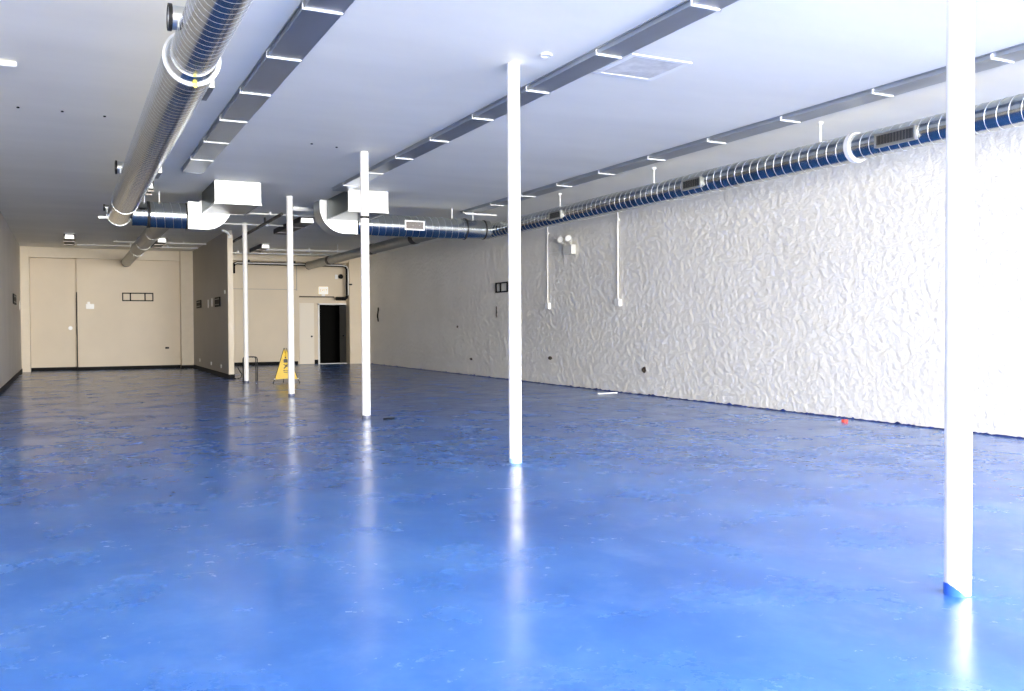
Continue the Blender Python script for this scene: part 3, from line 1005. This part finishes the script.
# ------------------------------------------------------------------ things on the floor
# pop-up cone sign
SX, SY = 4.80, 22.2
sg = thing('floor_sign', (SX, SY, 0), 'yellow folding wet floor sign standing behind the fourth post', 'floor sign')
zt, zb = .82, .09
base = [(SX - .28, SY - .10), (SX + .27, SY - .16), (SX + .02, SY + .30)]
names = ('side_panel',) * 3
for k in range(3):
    a, b = Vector((*base[k], zb)), Vector((*base[(k + 1) % 3], zb))
    cen = Vector((SX, SY + .01, 0))
    top_a = Vector((cen.x + (a.x - cen.x) * .10, cen.y + (a.y - cen.y) * .10, zt))
    top_b = Vector((cen.x + (b.x - cen.x) * .10, cen.y + (b.y - cen.y) * .10, zt))
    nrm = (b - a).cross(top_a - a).normalized()
    m = MB()
    mid = (a + b) / 2 + Vector((0, 0, .02))
    mt = (top_a + top_b) / 2 - Vector((0, 0, .10))
    front = [a, mid, b, top_b, mt, top_a]
    va = [m.bm.verts.new(p + nrm * .003) for p in front]
    vb = [m.bm.verts.new(p - nrm * .003) for p in front]
    m.bm.faces.new(va)
    m.bm.faces.new(vb[::-1])
    for j in range(6):
        m.bm.faces.new((va[j], vb[j], vb[(j + 1) % 6], va[(j + 1) % 6]))
    p = m.build('side_panel', 'yellow', sg)
    if k == 0:
        w_dir = (b - a).normalized()
        up = (((top_a + top_b) / 2) - (a + b) / 2).normalized()
        org = (a + b) / 2 + nrm * (.0045 if nrm.y < 0 else -.0045)
        out = nrm if nrm.y < 0 else -nrm
        def mark(shape):
            mm = MB()
            for poly in shape:
                f0 = [mm.bm.verts.new(org + w_dir * u + up * v) for u, v in poly]
                f1 = [mm.bm.verts.new(org + w_dir * u + up * v + out * .002) for u, v in poly]
                mm.bm.faces.new(f0[::-1])
                mm.bm.faces.new(f1)
                for j in range(len(poly)):
                    q = (j + 1) % len(poly)
                    mm.bm.faces.new((f0[j], f0[q], f1[q], f1[j]))
            return mm
        circ = lambda cx, cz, r: [(cx + r * math.cos(2 * PI * j / 12), cz + r * math.sin(2 * PI * j / 12)) for j in range(12)]
        pic = mark([circ(.0, .535, .020),
                    [(-.05, .41), (.05, .41), (.05, .49), (.02, .505), (-.02, .505), (-.05, .49)],
                    [(-.06, .385), (-.05, .36), (.04, .30), (.055, .315)],
                    [(.035, .375), (.055, .36), (-.04, .255), (-.06, .275)],
                    [(-.065, .205), (-.01, .205), (-.01, .225), (-.065, .225)],
                    [(.01, .205), (.06, .205), (.06, .225), (.01, .225)],
                    [(-.055, .165), (.05, .165), (.05, .18), (-.055, .18)]])
        pic.build('pictogram', 'ink', p)['label'] = 'black slipping figure mark'
    foot_p = Vector((cen.x + (base[k][0] - cen.x) * 1.13, cen.y + (base[k][1] - cen.y) * 1.13, .012))
    lg = MB().tube([foot_p, Vector((*base[k], zb)), top_a + Vector((0, 0, .03))], .008, 8).build('leg', 'dark_metal', sg)
    MB().tube([Vector((*base[k], zb)) + Vector((0, -.012, .0)), Vector((*base[k], zb)) + Vector((0, -.012, .03))], .016, 10).build('corner_clip', 'plastic', lg)
    MB().tube([(foot_p.x, foot_p.y, 0), (foot_p.x, foot_p.y, .03)], .012, 8).build('foot_tip', 'black', lg)

# dark tubular stand
ss = thing('metal_stand', (4.32, 23.5, 0), 'low dark tubular metal stand next to the farthest post', 'stand')


def hoop(y, x0, x1, z):
    r = .06
    pts = [(x0, y, 0.0)] + [(x0, y, z - r)] + [(x0 + r - r * math.cos(a), y, z - r + r * math.sin(a)) for a in (.4, .8, 1.2)] + [(x0 + r, y, z)]
    pts += [(x1 - r, y, z)] + [(x1 - r + r * math.sin(a), y, z - r + r * math.cos(a)) for a in (.4, .8, 1.2)] + [(x1, y, z - r), (x1, y, 0.0)]
    return MB().tube(pts, .013, 10)


hoop(23.25, 3.98, 4.29, .62).build('hoop', 'dark_metal', ss)
hoop(23.75, 4.06, 4.42, .60).build('hoop', 'dark_metal', ss)
for x, z in ((4.06, .61), (4.22, .61)):
    MB().tube([(x, 23.25, z), (x + .06, 23.75, z - .015)], .011, 8).build('top_bar', 'dark_metal', ss)

tag(MB().box(3.93, 4.02, 24.50, 24.62, .0, .02).tube([(4.05, 24.55, .01), (4.13, 24.5, .03), (4.16, 24.5, .12), (4.10, 24.52, .22), (4.06, 24.55, .30)], .012, 8).build('loose_cable', 'black'), 'loose black cable at the foot of the partition end', 'cable')

sk = MB()
sk.prism([(9.43, 15.22), (9.92, 15.27), (9.92, 15.30), (9.43, 15.25)], 'z', .001, .02)
tag(sk.build('wood_stick', 'white'), 'thin white stick lying on the floor by the plaster wall', 'stick')
db = MB().prism([(9.63, 9.11), (9.69, 9.10), (9.70, 9.15), (9.66, 9.18), (9.62, 9.15)], 'z', .0, .035)
tag(db.build('plastic_scrap', 'red'), 'tiny red scrap on the floor by the plaster wall', 'scrap')
db = MB().prism([(4.14, 12.62), (4.19, 12.59), (4.30, 12.62), (4.33, 12.66), (4.22, 12.67)], 'z', .0, .018)
tag(db.build('rag', 'black'), 'small black scrap on the floor beside the third post', 'scrap')
